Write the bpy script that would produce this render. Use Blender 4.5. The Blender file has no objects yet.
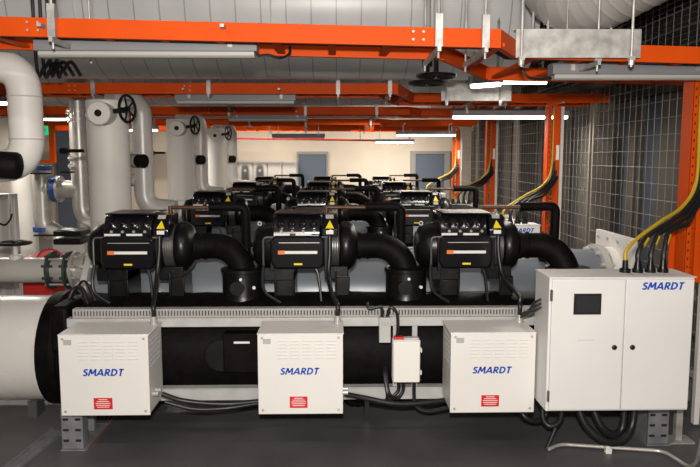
import bpy, bmesh, math, random
from mathutils import Vector, Matrix, Euler
random.seed(7)
C = bpy.context.scene.collection
PI = math.pi
# ------------------------------------------------------------------ camera frame
TH = math.atan(76.5/680); AL = math.atan(14*math.cos(TH)/680); F = 680.0
CAM = Vector((0, 0, 1.73))
FW = Vector((math.sin(AL)*math.cos(TH), math.cos(AL)*math.cos(TH), -math.sin(TH)))
RT = Vector((math.cos(AL), -math.sin(AL), 0))
UP = RT.cross(FW)
def P(px, py, Y):
    d = FW*F + RT*(px-350) + UP*(233.5-py)
    return CAM + d*(Y/d.y)
ROW = 2.82
S = 1.12      # metres per drawing unit, applied at the very end

# ------------------------------------------------------------------ materials
def mat(name, col, rough=.5, metal=0., noise=0., nscale=6., emis=0., ecol=None, bump=0., bscale=40., spec=None, coat=0.):
    m = bpy.data.materials.new(name); m.use_nodes = True
    nt = m.node_tree; b = nt.nodes['Principled BSDF']
    c = (*col, 1)
    b.inputs['Base Color'].default_value = c
    b.inputs['Roughness'].default_value = rough
    b.inputs['Metallic'].default_value = metal
    if spec is not None: b.inputs['Specular IOR Level'].default_value = spec
    if coat: b.inputs['Coat Weight'].default_value = coat; b.inputs['Coat Roughness'].default_value = .15
    tc = nt.nodes.new('ShaderNodeTexCoord')
    if noise:
        n = nt.nodes.new('ShaderNodeTexNoise'); n.inputs['Scale'].default_value = nscale; n.inputs['Detail'].default_value = 5
        r = nt.nodes.new('ShaderNodeMapRange'); r.inputs['From Min'].default_value = .3; r.inputs['From Max'].default_value = .7
        r.inputs['To Min'].default_value = 1-noise; r.inputs['To Max'].default_value = 1+noise*.5
        mx = nt.nodes.new('ShaderNodeVectorMath'); mx.operation = 'SCALE'; mx.inputs[0].default_value = col
        nt.links.new(tc.outputs['Object'], n.inputs['Vector']); nt.links.new(n.outputs['Fac'], r.inputs['Value'])
        nt.links.new(r.outputs['Result'], mx.inputs['Scale']); nt.links.new(mx.outputs['Vector'], b.inputs['Base Color'])
        r2 = nt.nodes.new('ShaderNodeMapRange'); r2.inputs['To Min'].default_value = max(0, rough-.08); r2.inputs['To Max'].default_value = min(1, rough+.1)
        nt.links.new(n.outputs['Fac'], r2.inputs['Value']); nt.links.new(r2.outputs['Result'], b.inputs['Roughness'])
    if bump:
        n = nt.nodes.new('ShaderNodeTexNoise'); n.inputs['Scale'].default_value = bscale
        bp = nt.nodes.new('ShaderNodeBump'); bp.inputs['Strength'].default_value = bump; bp.inputs['Distance'].default_value = .01
        nt.links.new(tc.outputs['Object'], n.inputs['Vector']); nt.links.new(n.outputs['Fac'], bp.inputs['Height']); nt.links.new(bp.outputs['Normal'], b.inputs['Normal'])
    if emis:
        b.inputs['Emission Color'].default_value = (*(ecol or col), 1); b.inputs['Emission Strength'].default_value = emis
    return m
M = {}
M['floor'] = mat('floor_paint', (.10, .10, .103), .42, 0, .35, 1.3, bump=.05, bscale=8)
M['cream'] = mat('cream_wall_paint', (.72, .66, .57), .8, 0, .06, 1.5)
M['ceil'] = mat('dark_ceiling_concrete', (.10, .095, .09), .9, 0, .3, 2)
M['wallr'] = mat('dark_concrete_wall', (.06, .055, .05), .9, 0, .3, 2)
M['pan'] = mat('slate_panel', (.07, .082, .11), .6, 0, .25, 2)
M['pan2'] = mat('brown_grey_panel', (.09, .08, .07), .7, 0, .25, 2)
M['column'] = mat('raw_concrete_column', (.13, .118, .105), .85, 0, .3, 5, bump=.2, bscale=30)
M['wire'] = mat('galvanised_wire', (.20, .185, .16), .5, .2)
M['white'] = mat('white_powder_coat', (.74, .72, .69), .4, 0, .03, 3)
M['whited'] = mat('cabinet_grey_white_coat', (.72, .71, .70), .42, 0, .03, 3)
M['rail'] = mat('pale_grey_painted_steel', (.50, .50, .49), .45, .1, .12, 8)
M['slot'] = mat('grey_plastic_trunking', (.36, .35, .34), .55)
M['black'] = mat('black_painted_metal', (.006, .0058, .006), .33, .1, .3, 12, bump=.05, spec=.4)
M['gloss'] = mat('glossy_black_cover', (.006, .006, .008), .16, 0, coat=.6)
M['rubber'] = mat('black_foam_insulation', (.006, .0052, .005), .55, 0, .45, 9, bump=.35, bscale=18, spec=.08)
M['cable'] = mat('black_cable_sheath', (.012, .012, .013), .4)
M['pins'] = mat('grey_ribbed_casting', (.17, .17, .17), .4, .7)
M['condenser'] = mat('blue_grey_shell_paint', (.21, .235, .27), .35, .1, .08, 3)
M['orange'] = mat('orange_cable_tray_paint', (.62, .070, .003), .55, 0, .1, 3, spec=.12)
M['red'] = mat('red_paint', (.55, .02, .015), .5)
M['redlab'] = mat('red_label', (.62, .012, .02), .5)
M['yellow'] = mat('yellow_sticker', (.9, .68, .01), .5)
M['yelcab'] = mat('yellow_cable_sheath', (.48, .32, .01), .45)
M['orlab'] = mat('orange_label', (.85, .2, .02), .5)
M['paper'] = mat('white_label', (.8, .78, .74), .5)
M['grey_lab'] = mat('grey_label', (.4, .4, .4), .5)
M['blue_txt'] = mat('blue_lettering', (.008, .07, .45), .45)
M['steel'] = mat('brushed_steel', (.52, .50, .47), .36, .4, .12, 10)
M['galv'] = mat('galvanised_sheet', (.48, .47, .45), .5, .45, .35, 14)
M['cladw'] = mat('white_pipe_cladding', (.68, .655, .62), .48, 0, .05, 3, spec=.3)
M['cladgloss'] = mat('glossy_white_cladding', (.68, .66, .63), .25, 0, .05, 3)
M['cladg'] = mat('grey_pipe_cladding', (.56, .545, .52), .35, .1, .08, 4)
M['grey'] = mat('grey_batten_housing', (.20, .205, .22), .5)
M['diff'] = mat('unlit_diffuser', (.42, .41, .38), .5)
M['tube'] = mat('lit_fluorescent_tube', (1, .96, .88), .5, emis=9, ecol=(1, .93, .82))
M['slate'] = mat('slate_blue_door_paint', (.12, .155, .22), .55, 0, .05, 2)
M['dframe'] = mat('door_frame_grey', (.32, .32, .32), .55)
M['pale'] = mat('pale_switchboard_coat', (.66, .66, .64), .5, 0, .04, 2)
M['pane'] = mat('dark_meter_window', (.12, .13, .14), .2)
M['bluef'] = mat('blue_valve_paint', (.02, .075, .27), .45)
M['green'] = mat('dark_green_flange', (.03, .045, .038), .5)
M['exit'] = mat('green_exit_sign', (.02, .45, .22), .5, emis=.8, ecol=(.02, .6, .25))
M['copper'] = mat('copper_pipe', (.15, .08, .05), .5, .5, .4, 20)
M['screen'] = mat('dark_touch_screen', (.03, .032, .035), .15)
M['bezel'] = mat('black_bezel', (.012, .012, .012), .4)
M['foot'] = mat('grey_steel_leg', (.22, .225, .24), .5, .2, .3, 12)
M['rust'] = mat('rusty_base_edge', (.20, .11, .06), .8, 0, .4, 20)
M['cavity'] = mat('trunking_inside', (.06, .058, .055), .8)
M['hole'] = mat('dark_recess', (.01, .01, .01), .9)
def seam_mat(name, col, rough, metal, scale, axis='X', lc=.45, width=.06):
    m = mat(name, col, rough, metal); nt = m.node_tree; b = nt.nodes['Principled BSDF']
    tc = nt.nodes.new('ShaderNodeTexCoord'); sp = nt.nodes.new('ShaderNodeSeparateXYZ')
    nt.links.new(tc.outputs['Object'], sp.inputs[0])
    mu = nt.nodes.new('ShaderNodeMath'); mu.operation = 'MULTIPLY'; mu.inputs[1].default_value = scale
    fr = nt.nodes.new('ShaderNodeMath'); fr.operation = 'FRACT'
    lt = nt.nodes.new('ShaderNodeMath'); lt.operation = 'LESS_THAN'; lt.inputs[1].default_value = width
    nt.links.new(sp.outputs[axis], mu.inputs[0]); nt.links.new(mu.outputs[0], fr.inputs[0]); nt.links.new(fr.outputs[0], lt.inputs[0])
    no = nt.nodes.new('ShaderNodeTexNoise'); no.inputs['Scale'].default_value = 3
    nt.links.new(tc.outputs['Object'], no.inputs['Vector'])
    mx = nt.nodes.new('ShaderNodeMixRGB'); mx.inputs[1].default_value = (*col, 1); mx.inputs[2].default_value = (*[c*lc for c in col], 1)
    nt.links.new(lt.outputs[0], mx.inputs[0])
    m2 = nt.nodes.new('ShaderNodeMixRGB'); m2.blend_type = 'MULTIPLY'; m2.inputs[0].default_value = .25
    nt.links.new(mx.outputs[0], m2.inputs[1]); nt.links.new(no.outputs['Fac'], m2.inputs[2]); nt.links.new(m2.outputs[0], b.inputs['Base Color'])
    bp = nt.nodes.new('ShaderNodeBump'); bp.inputs['Strength'].default_value = .6; bp.inputs['Distance'].default_value = .01
    nt.links.new(lt.outputs[0], bp.inputs['Height']); nt.links.new(bp.outputs['Normal'], b.inputs['Normal'])
    return m
M['duct'] = seam_mat('sheet_clad_duct', (.74, .74, .745), .33, 0, 4.6, lc=.6, width=.05)
M['spiral'] = seam_mat('spiral_wound_duct', (.56, .55, .54), .4, .4, 9.0, 'Z', .6, .1)

# ------------------------------------------------------------------ mesh builder
def basis(d):
    d = d.normalized(); a = Vector((0, 0, 1)) if abs(d.z) < .9 else Vector((1, 0, 0))
    u = d.cross(a).normalized(); return d, u, d.cross(u).normalized()
def fillet(pts, rad, n=6):
    pts = [Vector(p) for p in pts]; out = [pts[0]]
    for i in range(1, len(pts)-1):
        a, b, c = pts[i-1], pts[i], pts[i+1]
        d1 = (a-b); d2 = (c-b); r = min(rad, d1.length*.49, d2.length*.49)
        p = b+d1.normalized()*r; q = b+d2.normalized()*r
        for k in range(n+1):
            t = k/n; out.append(p*(1-t)**2+b*2*t*(1-t)+q*t*t)
    out.append(pts[-1]); return out
def spl(pts, n=8):
    pts = [Vector(p) for p in pts]; q = [pts[0]*2-pts[1]]+pts+[pts[-1]*2-pts[-2]]; out = []
    for i in range(1, len(q)-2):
        for k in range(n):
            t = k/n; a, b, c, d = q[i-1:i+3]
            out.append(.5*((2*b)+(c-a)*t+(2*a-5*b+4*c-d)*t*t+(-a+3*b-3*c+d)*t**3))
    out.append(pts[-1]); return out
class MB:
    def __init__(s): s.v = []; s.f = []; s.m = []
    def add(s, vs, fs, m=0):
        o = len(s.v); s.v += [Vector(v) for v in vs]; s.f += [[o+i for i in f] for f in fs]; s.m += [m]*len(fs); return s
    def box(s, c, d, m=0, rot=None):
        c = Vector(c); R = Euler(rot).to_matrix() if rot else Matrix.Identity(3)
        vs = [c+R@Vector((x*d[0]/2, y*d[1]/2, z*d[2]/2)) for x in (-1, 1) for y in (-1, 1) for z in (-1, 1)]
        return s.add(vs, [(0, 1, 3, 2), (4, 6, 7, 5), (0, 4, 5, 1), (2, 3, 7, 6), (0, 2, 6, 4), (1, 5, 7, 3)], m)
    def bb(s, a, b, m=0):
        return s.box([(a[i]+b[i])/2 for i in range(3)], [abs(b[i]-a[i]) for i in range(3)], m)
    def lathe(s, prof, p, d, n=28, m=0):
        p = Vector(p); d, u, w = basis(Vector(d)); vs = []; fs = []
        for t, r in prof:
            for k in range(n):
                a = 2*PI*k/n; vs.append(p+d*t+(u*math.cos(a)+w*math.sin(a))*max(r, 1e-5))
        for i in range(len(prof)-1):
            for k in range(n):
                fs.append((i*n+k, i*n+(k+1) % n, (i+1)*n+(k+1) % n, (i+1)*n+k))
        fs.append(tuple(range(n))); fs.append(tuple((len(prof)-1)*n+k for k in range(n)))
        return s.add(vs, fs, m)
    def cyl(s, a, b, r, r2=None, n=24, m=0):
        a = Vector(a); b = Vector(b); return s.lathe([(0, r), ((b-a).length, r2 or r)], a, b-a, n, m)
    def tube(s, pts, r, n=12, m=0, rf=None):
        pts = [Vector(p) for p in pts]; N = len(pts); vs = []; fs = []
        t = (pts[1]-pts[0]).normalized(); _, u, w = basis(t)
        for i, p in enumerate(pts):
            t = (pts[min(i+1, N-1)]-pts[max(i-1, 0)]).normalized()
            u = (u-t*u.dot(t)).normalized(); w = t.cross(u); rr = rf(i/(N-1)) if rf else r
            for k in range(n):
                a = 2*PI*k/n; vs.append(p+(u*math.cos(a)+w*math.sin(a))*rr)
        for i in range(N-1):
            for k in range(n): fs.append((i*n+k, i*n+(k+1) % n, (i+1)*n+(k+1) % n, (i+1)*n+k))
        fs.append(tuple(range(n))); fs.append(tuple((N-1)*n+k for k in range(n)))
        return s.add(vs, fs, m)
    def torus(s, c, d, R, r, n=28, k2=8, m=0):
        c = Vector(c); d, u, w = basis(Vector(d)); vs = []; fs = []
        for i in range(n):
            a = 2*PI*i/n; e = u*math.cos(a)+w*math.sin(a)
            for k in range(k2):
                b = 2*PI*k/k2; vs.append(c+e*(R+r*math.cos(b))+d*r*math.sin(b))
        for i in range(n):
            for k in range(k2):
                fs.append((i*k2+k, i*k2+(k+1) % k2, ((i+1) % n)*k2+(k+1) % k2, ((i+1) % n)*k2+k))
        return s.add(vs, fs, m)
    def prism(s, poly, fn, m=0):          # poly list of 2d, fn(a,b,k) -> 3d with k 0/1
        n = len(poly); vs = [fn(a, b, 0) for a, b in poly]+[fn(a, b, 1) for a, b in poly]
        fs = [tuple(range(n)), tuple(range(2*n-1, n-1, -1))]+[(i, (i+1) % n, n+(i+1) % n, n+i) for i in range(n)]
        return s.add(vs, fs, m)
    def build(s, name, mats, parent=None, bevel=0, ang=35, lab=None):
        if not isinstance(mats, (list, tuple)): mats = [mats]
        xs = [v.x for v in s.v]; ys = [v.y for v in s.v]; zs = [v.z for v in s.v]
        org = parent.matrix_acc if False else (acc(parent) if parent else Vector(((min(xs)+max(xs))/2, (min(ys)+max(ys))/2, min(zs))))
        me = bpy.data.meshes.new(name); me.from_pydata([v-org for v in s.v], [], s.f)
        for p, k in zip(me.polygons, s.m): p.material_index = k
        for k in mats: me.materials.append(M[k])
        bm = bmesh.new(); bm.from_mesh(me); bmesh.ops.recalc_face_normals(bm, faces=bm.faces); bm.to_mesh(me); bm.free()
        me.shade_smooth(); me.set_sharp_from_angle(angle=math.radians(ang))
        o = bpy.data.objects.new(name, me); C.objects.link(o)
        if parent: o.parent = parent
        else: o.location = org
        if bevel:
            b = o.modifiers.new('bevel', 'BEVEL'); b.width = bevel; b.segments = 2; b.limit_method = 'ANGLE'; b.angle_limit = .6; b.harden_normals = False
        if lab: o['label'] = lab
        return o
def each(name, mats, parent, mbs, bevel=0):
    return [b.build(name, mats, parent, bevel) for b in mbs]
def acc(o):
    v = Vector((0, 0, 0))
    while o: v = v+o.location; o = o.parent
    return v
def tag(o, label, cat, group=None, kind=None):
    o['label'] = label; o['category'] = cat
    if group: o['group'] = group
    if kind: o['kind'] = kind
    return o
def thing(name, loc, label, cat, group=None):
    o = bpy.data.objects.new(name, None); C.objects.link(o); o.location = loc; o.empty_display_size = .1
    return tag(o, label, cat, group)
def struct(o, label=None):
    o['kind'] = 'structure'
    if label: o['label'] = label
    return o
def dup(root, off, label):
    def cp(o, par):
        c = o.copy(); C.objects.link(c); c.parent = par
        for ch in o.children: cp(ch, c)
        return c
    r = cp(root, None); r.location = root.location+Vector(off); r['label'] = label
    return r
def arcp(cx, cz, rx, rz, a0, a1, n=10):
    return [(cx+rx*math.cos(math.radians(a0+(a1-a0)*k/n)), cz+rz*math.sin(math.radians(a0+(a1-a0)*k/n))) for k in range(n+1)]
GL = {'S': (.56, [arcp(.30, .745, .2, .17, 25, 270, 12)[:-1]+arcp(.28, .29, .21, .2, 80, -155, 12)]),
 'M': (.92, [[(.06, 0), (.17, 1)], [(.17, 1), (.44, .28)], [(.44, .28), (.74, 1)], [(.74, 1), (.84, 0)]]),
 'A': (.78, [[(.0, 0), (.38, 1)], [(.38, 1), (.73, 0)], [(.16, .3), (.6, .3)]]),
 'R': (.64, [[(.1, 0), (.1, 1)], [(.1, .92), (.28, .92)]+arcp(.28, .69, .22, .23, 90, -90, 8)+[(.1, .46)], [(.28, .46), (.58, 0)]]),
 'D': (.76, [[(.1, 0), (.1, 1)], [(.1, .92), (.25, .92)]+arcp(.25, .5, .4, .42, 90, -90, 12)+[(.1, .08)]]),
 'T': (.58, [[(.28, 0), (.28, 1)], [(.0, .92), (.57, .92)]]),
 'E': (.55, [[(.1, 0), (.1, 1)], [(.1, .92), (.5, .92)], [(.1, .5), (.45, .5)], [(.1, .08), (.5, .08)]]),
 'X': (.65, [[(.0, 0), (.55, 1)], [(.0, 1), (.55, 0)]]), 'I': (.3, [[(.12, 0), (.12, 1)]])}
def lettering(txt, width, c, parent, m='blue_txt', name='lettering', shear=.2, t=.205):
    """flat raised bold letters on a surface facing -y, centred on c"""
    st = []; x = 0
    for ch in txt:
        w, ss = GL[ch]; st += [[(p[0]+x, p[1]) for p in q] for q in ss]; x += w+.1
    x -= .1; k = width/(x+shear); b = MB(); zs = .86
    for q in st:
        L = []; Rr = []
        for i, p in enumerate(q):
            a = q[max(i-1, 0)]; d = q[min(i+1, len(q)-1)]; dx, dz = d[0]-a[0], d[1]-a[1]; l = math.hypot(dx, dz); nx, nz = -dz/l*t/2, dx/l*t/2
            L.append((p[0]+nx, p[1]+nz)); Rr.append((p[0]-nx, p[1]-nz))
        f = lambda p: (c[0]+(p[0]+shear*p[1]-(x+shear)/2)*k, (max(0, min(1, p[1]))-.5)*k*zs+c[2])
        for i in range(len(q)-1):
            qd = [f(v) for v in (L[i], L[i+1], Rr[i+1], Rr[i])]
            b.add([(u, c[1]-.0012, v) for u, v in qd]+[(u, c[1]+.0008, v) for u, v in qd], [(0, 1, 2, 3), (7, 6, 5, 4), (0, 1, 5, 4), (1, 2, 6, 5), (2, 3, 7, 6), (3, 0, 4, 7)])
    return b.build(name, m, parent)

ORD = ['front', 'second', 'third', 'rearmost']
CH = [o+' chiller' for o in ORD]
# ------------------------------------------------------------------ room
XL, XR, YB, ZC = -7.6, 3.35, 16.6, 3.75
struct(MB().bb((XL, -3, -.1), (XR+.1, YB+.1, 0)).build('floor', 'floor'), 'dark grey painted plant room floor')
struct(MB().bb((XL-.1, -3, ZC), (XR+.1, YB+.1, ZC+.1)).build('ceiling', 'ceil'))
struct(MB().bb((XL, YB, 0), (XR, YB+.1, ZC)).build('wall_back', 'cream'), 'cream rear wall')
struct(MB().bb((XL-.1, -3, 0), (XL, YB+.1, ZC)).build('wall_left', 'cream'))
struct(MB().bb((XL, -3.1, 0), (XR, -3, ZC)).build('wall_front', 'cream'))
w = MB().bb((XR, -3, 0), (XR+.1, YB, ZC))
y = 2.0; k = 0
while y < YB-.3:       # vertical panels
    wd = random.choice([.34, .42, .5]); w.bb((XR-.05-.02*(k % 2), y, .1), (XR, y+wd-.03, 2.35), 1+(k % 2)); y += wd; k += 1
w.bb((XR-.02, -3, 2.38), (XR, YB, 2.56), 3)
struct(w.build('wall_right', ['wallr', 'pan', 'pan2', 'column']), 'dark right wall of vertical slate panels')
b = MB()
for z in [2.62+.055*i for i in range(18)]: b.box((XR-.06, 9, z), (.1, 7.5, .012), 0, (0, -.5, 0))
struct(b.build('trim_1', ['pins']), 'dark louvre blades high on right wall')
# rear doors
def door(n, px0, px1, pt, m='slate', fw=.03):
    a = P(px0, pt, YB-.02); c = P(px1, pt, YB-.02); zt = a.z
    o = MB().bb((a.x+.02, YB-.05, 0.01), (c.x-.02, YB, zt-.03)).build('door_%d' % n, m, bevel=.004); struct(o, 'slate blue door in the rear wall')
    f = MB().bb((a.x-fw, YB-.07, 0), (a.x+.015, YB, zt+.05)).bb((c.x-.015, YB-.07, 0), (c.x+fw, YB, zt+.05)).bb((a.x+.015, YB-.07, zt-.025), (c.x-.015, YB, zt+.05))
    f.build('door_frame', 'dframe', o, .004)
    MB().tube(fillet([(a.x+.1, YB-.05, .95), (a.x+.1, YB-.1, .95), (a.x+.2, YB-.1, .95)], .02), .01).build('door_handle', 'steel', o)
door(1, 298, 327, 153.5); door(2, 415, 445, 153, fw=.12); door(3, 54, 74, 128)
# tall pale surround over door 2
# ------------------------------------------------------------------ right side cage and columns
for i, Y in enumerate((4.95, 7.9, 10.9, 13.9)):
    o = MB().bb((2.88, Y-.17, 0), (3.16, Y+.17, ZC)).build('concrete_column', 'column', bevel=.012)
    tag(o, ['square concrete column behind the mesh beside the front chiller cabinet, nearest of four',
            'wide concrete column behind the wire mesh, between front and second cable risers',
            'concrete column behind the mesh just beyond the lit orange riser',
            'farthest concrete column behind the mesh, near the blue door'][i], 'column', 'concrete columns along the right side')
def cage(Y0, Y1, label):
    r = thing('mesh_screen', (2.78, (Y0+Y1)/2, 0), label, 'wire screen', 'wire mesh screens along the right side')
    g = MB(); n = int((Y1-Y0)/.125)
    for k in range(n+1):
        yy = Y0+k*(Y1-Y0)/n; g.cyl((2.78, yy, .06), (2.78, yy, ZC-.02), .0035, n=6)
    for k in range(int((ZC-.1)/.14)):
        g.cyl((2.772, Y0, .1+k*.14), (2.772, Y1, .1+k*.14), .0035, n=6)
    g.build('wire_mesh', 'wire', r)
    for yy in (Y0, Y1): MB().bb((2.77, yy-.02, 0), (2.81, yy+.02, ZC-.01)).build('post', 'wire', r, .003)
    MB().bb((2.77, Y0+.02, .02), (2.81, Y1-.02, .06)).build('bottom_rail', 'galv', r)
for i, (a, b_) in enumerate([(1.6, 4.45), (4.55, 7.35), (7.45, 10.35), (10.45, 13.3), (13.4, 16.3)]):
    cage(a, b_, 'galvanised wire mesh screen, '+['nearest bay, right of the front cabinet', 'bay behind the front cabinet and its cables', 'bay around the second riser and wide column', 'bay around the third riser', 'farthest bay beside the rear wall'][i])
o = MB().bb((2.62, 2.0, 2.44), (2.74, 9.6, 2.50)).build('steel_beam', 'column', bevel=.004); tag(o, 'long weathered horizontal beam on top of the right wire mesh', 'beam')

# ------------------------------------------------------------------ chiller
def slotbar(b, x0, x1, Y, z0, z1):
    b.bb((x0, Y, z0), (x1, Y+.06, z0+.012)); b.bb((x0, Y, z1-.012), (x1, Y+.06, z1)); b.bb((x0, Y+.05, z0+.012), (x1, Y+.06, z1-.012), 1)
    n = int((x1-x0)/.019)
    for k in range(n): b.bb((x0+k*.019, Y, z0+.012), (x0+k*.019+.0115, Y+.006, z1-.012))
EY, EZ, ER = 4.62, .43, .37
CY, CZ, CR = 5.36, .66, .335
def make_chiller():
    r = thing('chiller', (.2, 4.7, 0), 'large water chiller with black lower shell and blue-grey upper shell, frontmost of four', 'chiller', 'chillers in a row')
    # evaporator, lumpy insulation
    prof = [(0, ER-.01)]
    x = 0
    while x < 3.87: x += .1; prof.append((x, ER+random.uniform(-.004, .004)))
    b = MB().lathe(prof, (-1.80, EY, EZ), (1, 0, 0), 48)
    b.build('evaporator_shell', 'rubber', r)
    b = MB().lathe([(0, ER-.03), (.01, ER+.01), (.10, ER+.02), (.13, ER)], (-1.93, EY, EZ), (1, 0, 0), 48); b.build('end_flange', 'rubber', r)
    b = MB().lathe([(0, ER), (.02, ER+.03), (.12, ER+.03), (.14, ER-.02)], (2.07, EY, EZ), (1, 0, 0), 48); b.build('end_flange', 'rubber', r)
    MB().lathe([(0, .1), (.004, .105), (.012, .105), (.016, .1)], (-.74, EY-ER-.012, .47), (0, 1, 0)).build('round_cover', 'black', r)
    b = MB().bb((-.72, EY-ER-.03, .36), (-.46, EY-ER+.06, .62)); b.build('access_plate', 'rubber', r, .01)
    MB().bb((-.65, EY-ER-.034, .555), (-.55, EY-ER-.03, .568)).build('name_label', 'paper', r)
    # sagging wrap below the shell
    b = MB(); N = 60
    for k in range(2):
        pass
    vs = []; fs = []
    for i in range(N+1):
        xx = -.35+i*1.5/N; sag = .06+.022*math.sin(i*.55)+.02*random.random()
        for (yy, zz) in ((4.4, .30), (4.36, .2), (4.38, sag+.03), (4.45, sag), (4.6, sag), (4.7, .14), (4.7, .3)):
            vs.append((xx, yy+random.uniform(-.006, .006), zz))
    for i in range(N):
        for j in range(6): fs.append((i*7+j, i*7+j+1, (i+1)*7+j+1, (i+1)*7+j))
    b.add(vs, fs); b.build('insulation_wrap', 'rubber', r)
    # condenser
    MB().lathe([(0, CR-.03), (.02, CR), (3.9, CR), (3.93, CR-.03)], (-1.85, CY, CZ), (1, 0, 0), 48).build('condenser_shell', 'condenser', r)
    for x in (-1.9, 2.06):
        b = MB().lathe([(0, CR+.04), (.045, CR+.04)], (x, CY, CZ), (1, 0, 0), 40)
        for k in range(16):
            a = 2*PI*k/16; b.cyl((x-.03, CY+(CR+.015)*math.cos(a), CZ+(CR+.015)*math.sin(a)), (x+.075, CY+(CR+.015)*math.cos(a), CZ+(CR+.015)*math.sin(a)), .013, n=8)
        b.build('condenser_flange', 'cladg', r)
    # saddles
    for x in (-1.5, 0.2, 1.9):
        b = MB().prism([(4.32, .02), (5.7, .02), (5.7, .62), (5.1, .5), (4.32, .3)], lambda a, c, k, x=x: (x+.03*k-.015, a, c)); b.build('saddle', 'black', r)
    # frame
    b = MB(); slotbar(b, -1.62, 2.08, 4.13, .745, .80); b.build('slotted_trunking', ['slot', 'cavity'], r)
    MB().bb((-1.66, 4.13, .685), (2.1, 4.19, .742)).build('upper_rail', 'rail', r, .004)
    MB().bb((-1.66, 4.13, .215), (2.1, 4.19, .29)).bb((-1.66, 4.12, .29), (2.1, 4.19, .296)).build('lower_rail', 'rail', r, .003)
    for x in (-1.62, .37, .49, 2.04): MB().bb((x-.016, 4.145, .29), (x+.016, 4.18, .685)).build('upright', 'rail', r, .002)
    for x in (-1.565, 1.935):
        b = MB(); x0, x1 = x-.064, x+.064
        b.bb((x0, 3.90, .01), (x1, 3.905, .25)); b.bb((x0, 3.90, .01), (x0+.006, 4.2, .25)); b.bb((x1-.006, 3.90, .01), (x1, 3.98, .25)); b.bb((x0, 4.16, .01), (x0+.10, 4.2, .25))
        b.bb((x0, 3.90, .25), (x1, 4.2, .256))
        b.bb((x0-.004, 3.89, 0), (x1+.012, 4.3, .008))
        for zz in (.06, .125, .19):
            for s in (-.036, .036): b.bb((x+s-.016, 3.897, zz-.007), (x+s+.016, 3.9, zz+.007), 1)
        b.build('leg', ['foot', 'hole'], r, 0)
        MB().bb((x1+.012, 3.9, 0), (x1+.022, 4.5, .006)).build('rust_stain', 'rust', r)
    # white boxed ends / small black hoses at the left end
    b = MB().tube(spl([(-1.78, 4.45, .74), (-1.76, 4.5, .84), (-1.70, 4.5, .86), (-1.64, 4.45, .76)]), .015).tube(spl([(-1.8, 4.55, .76), (-1.70, 4.55, .90), (-1.6, 4.5, .76)]), .009); b.build('hose', 'cable', r)
    MB().bb((-1.80, 4.2, .5), (-1.68, 4.5, .80)).build('valve_block', 'rubber', r, .03)
    # discharge drums
    for cx in CX:
        x = cx+.73
        b = MB().lathe([(0, .15), (.02, .145), (.04, .14), (.19, .14), (.195, .15), (.215, .15), (.22, .11)], (x, EY, .76), (0, 0, 1), 32)
        b.cyl((x-.02, EY-.12, .86), (x-.02, EY-.158, .86), .048, n=16)
        d = b.build('drum_valve', 'black', r)
        each('bolt', 'paper', d, [MB().cyl((x+.005, EY-.138, .92), (x+.005, EY-.155, .92), .010, n=10), MB().cyl((x+.085, EY-.105, .86), (x+.09, EY-.13, .86), .011, n=10)])
    return r
CX = (-1.37, -.25, .87)
chil = make_chiller()

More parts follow.
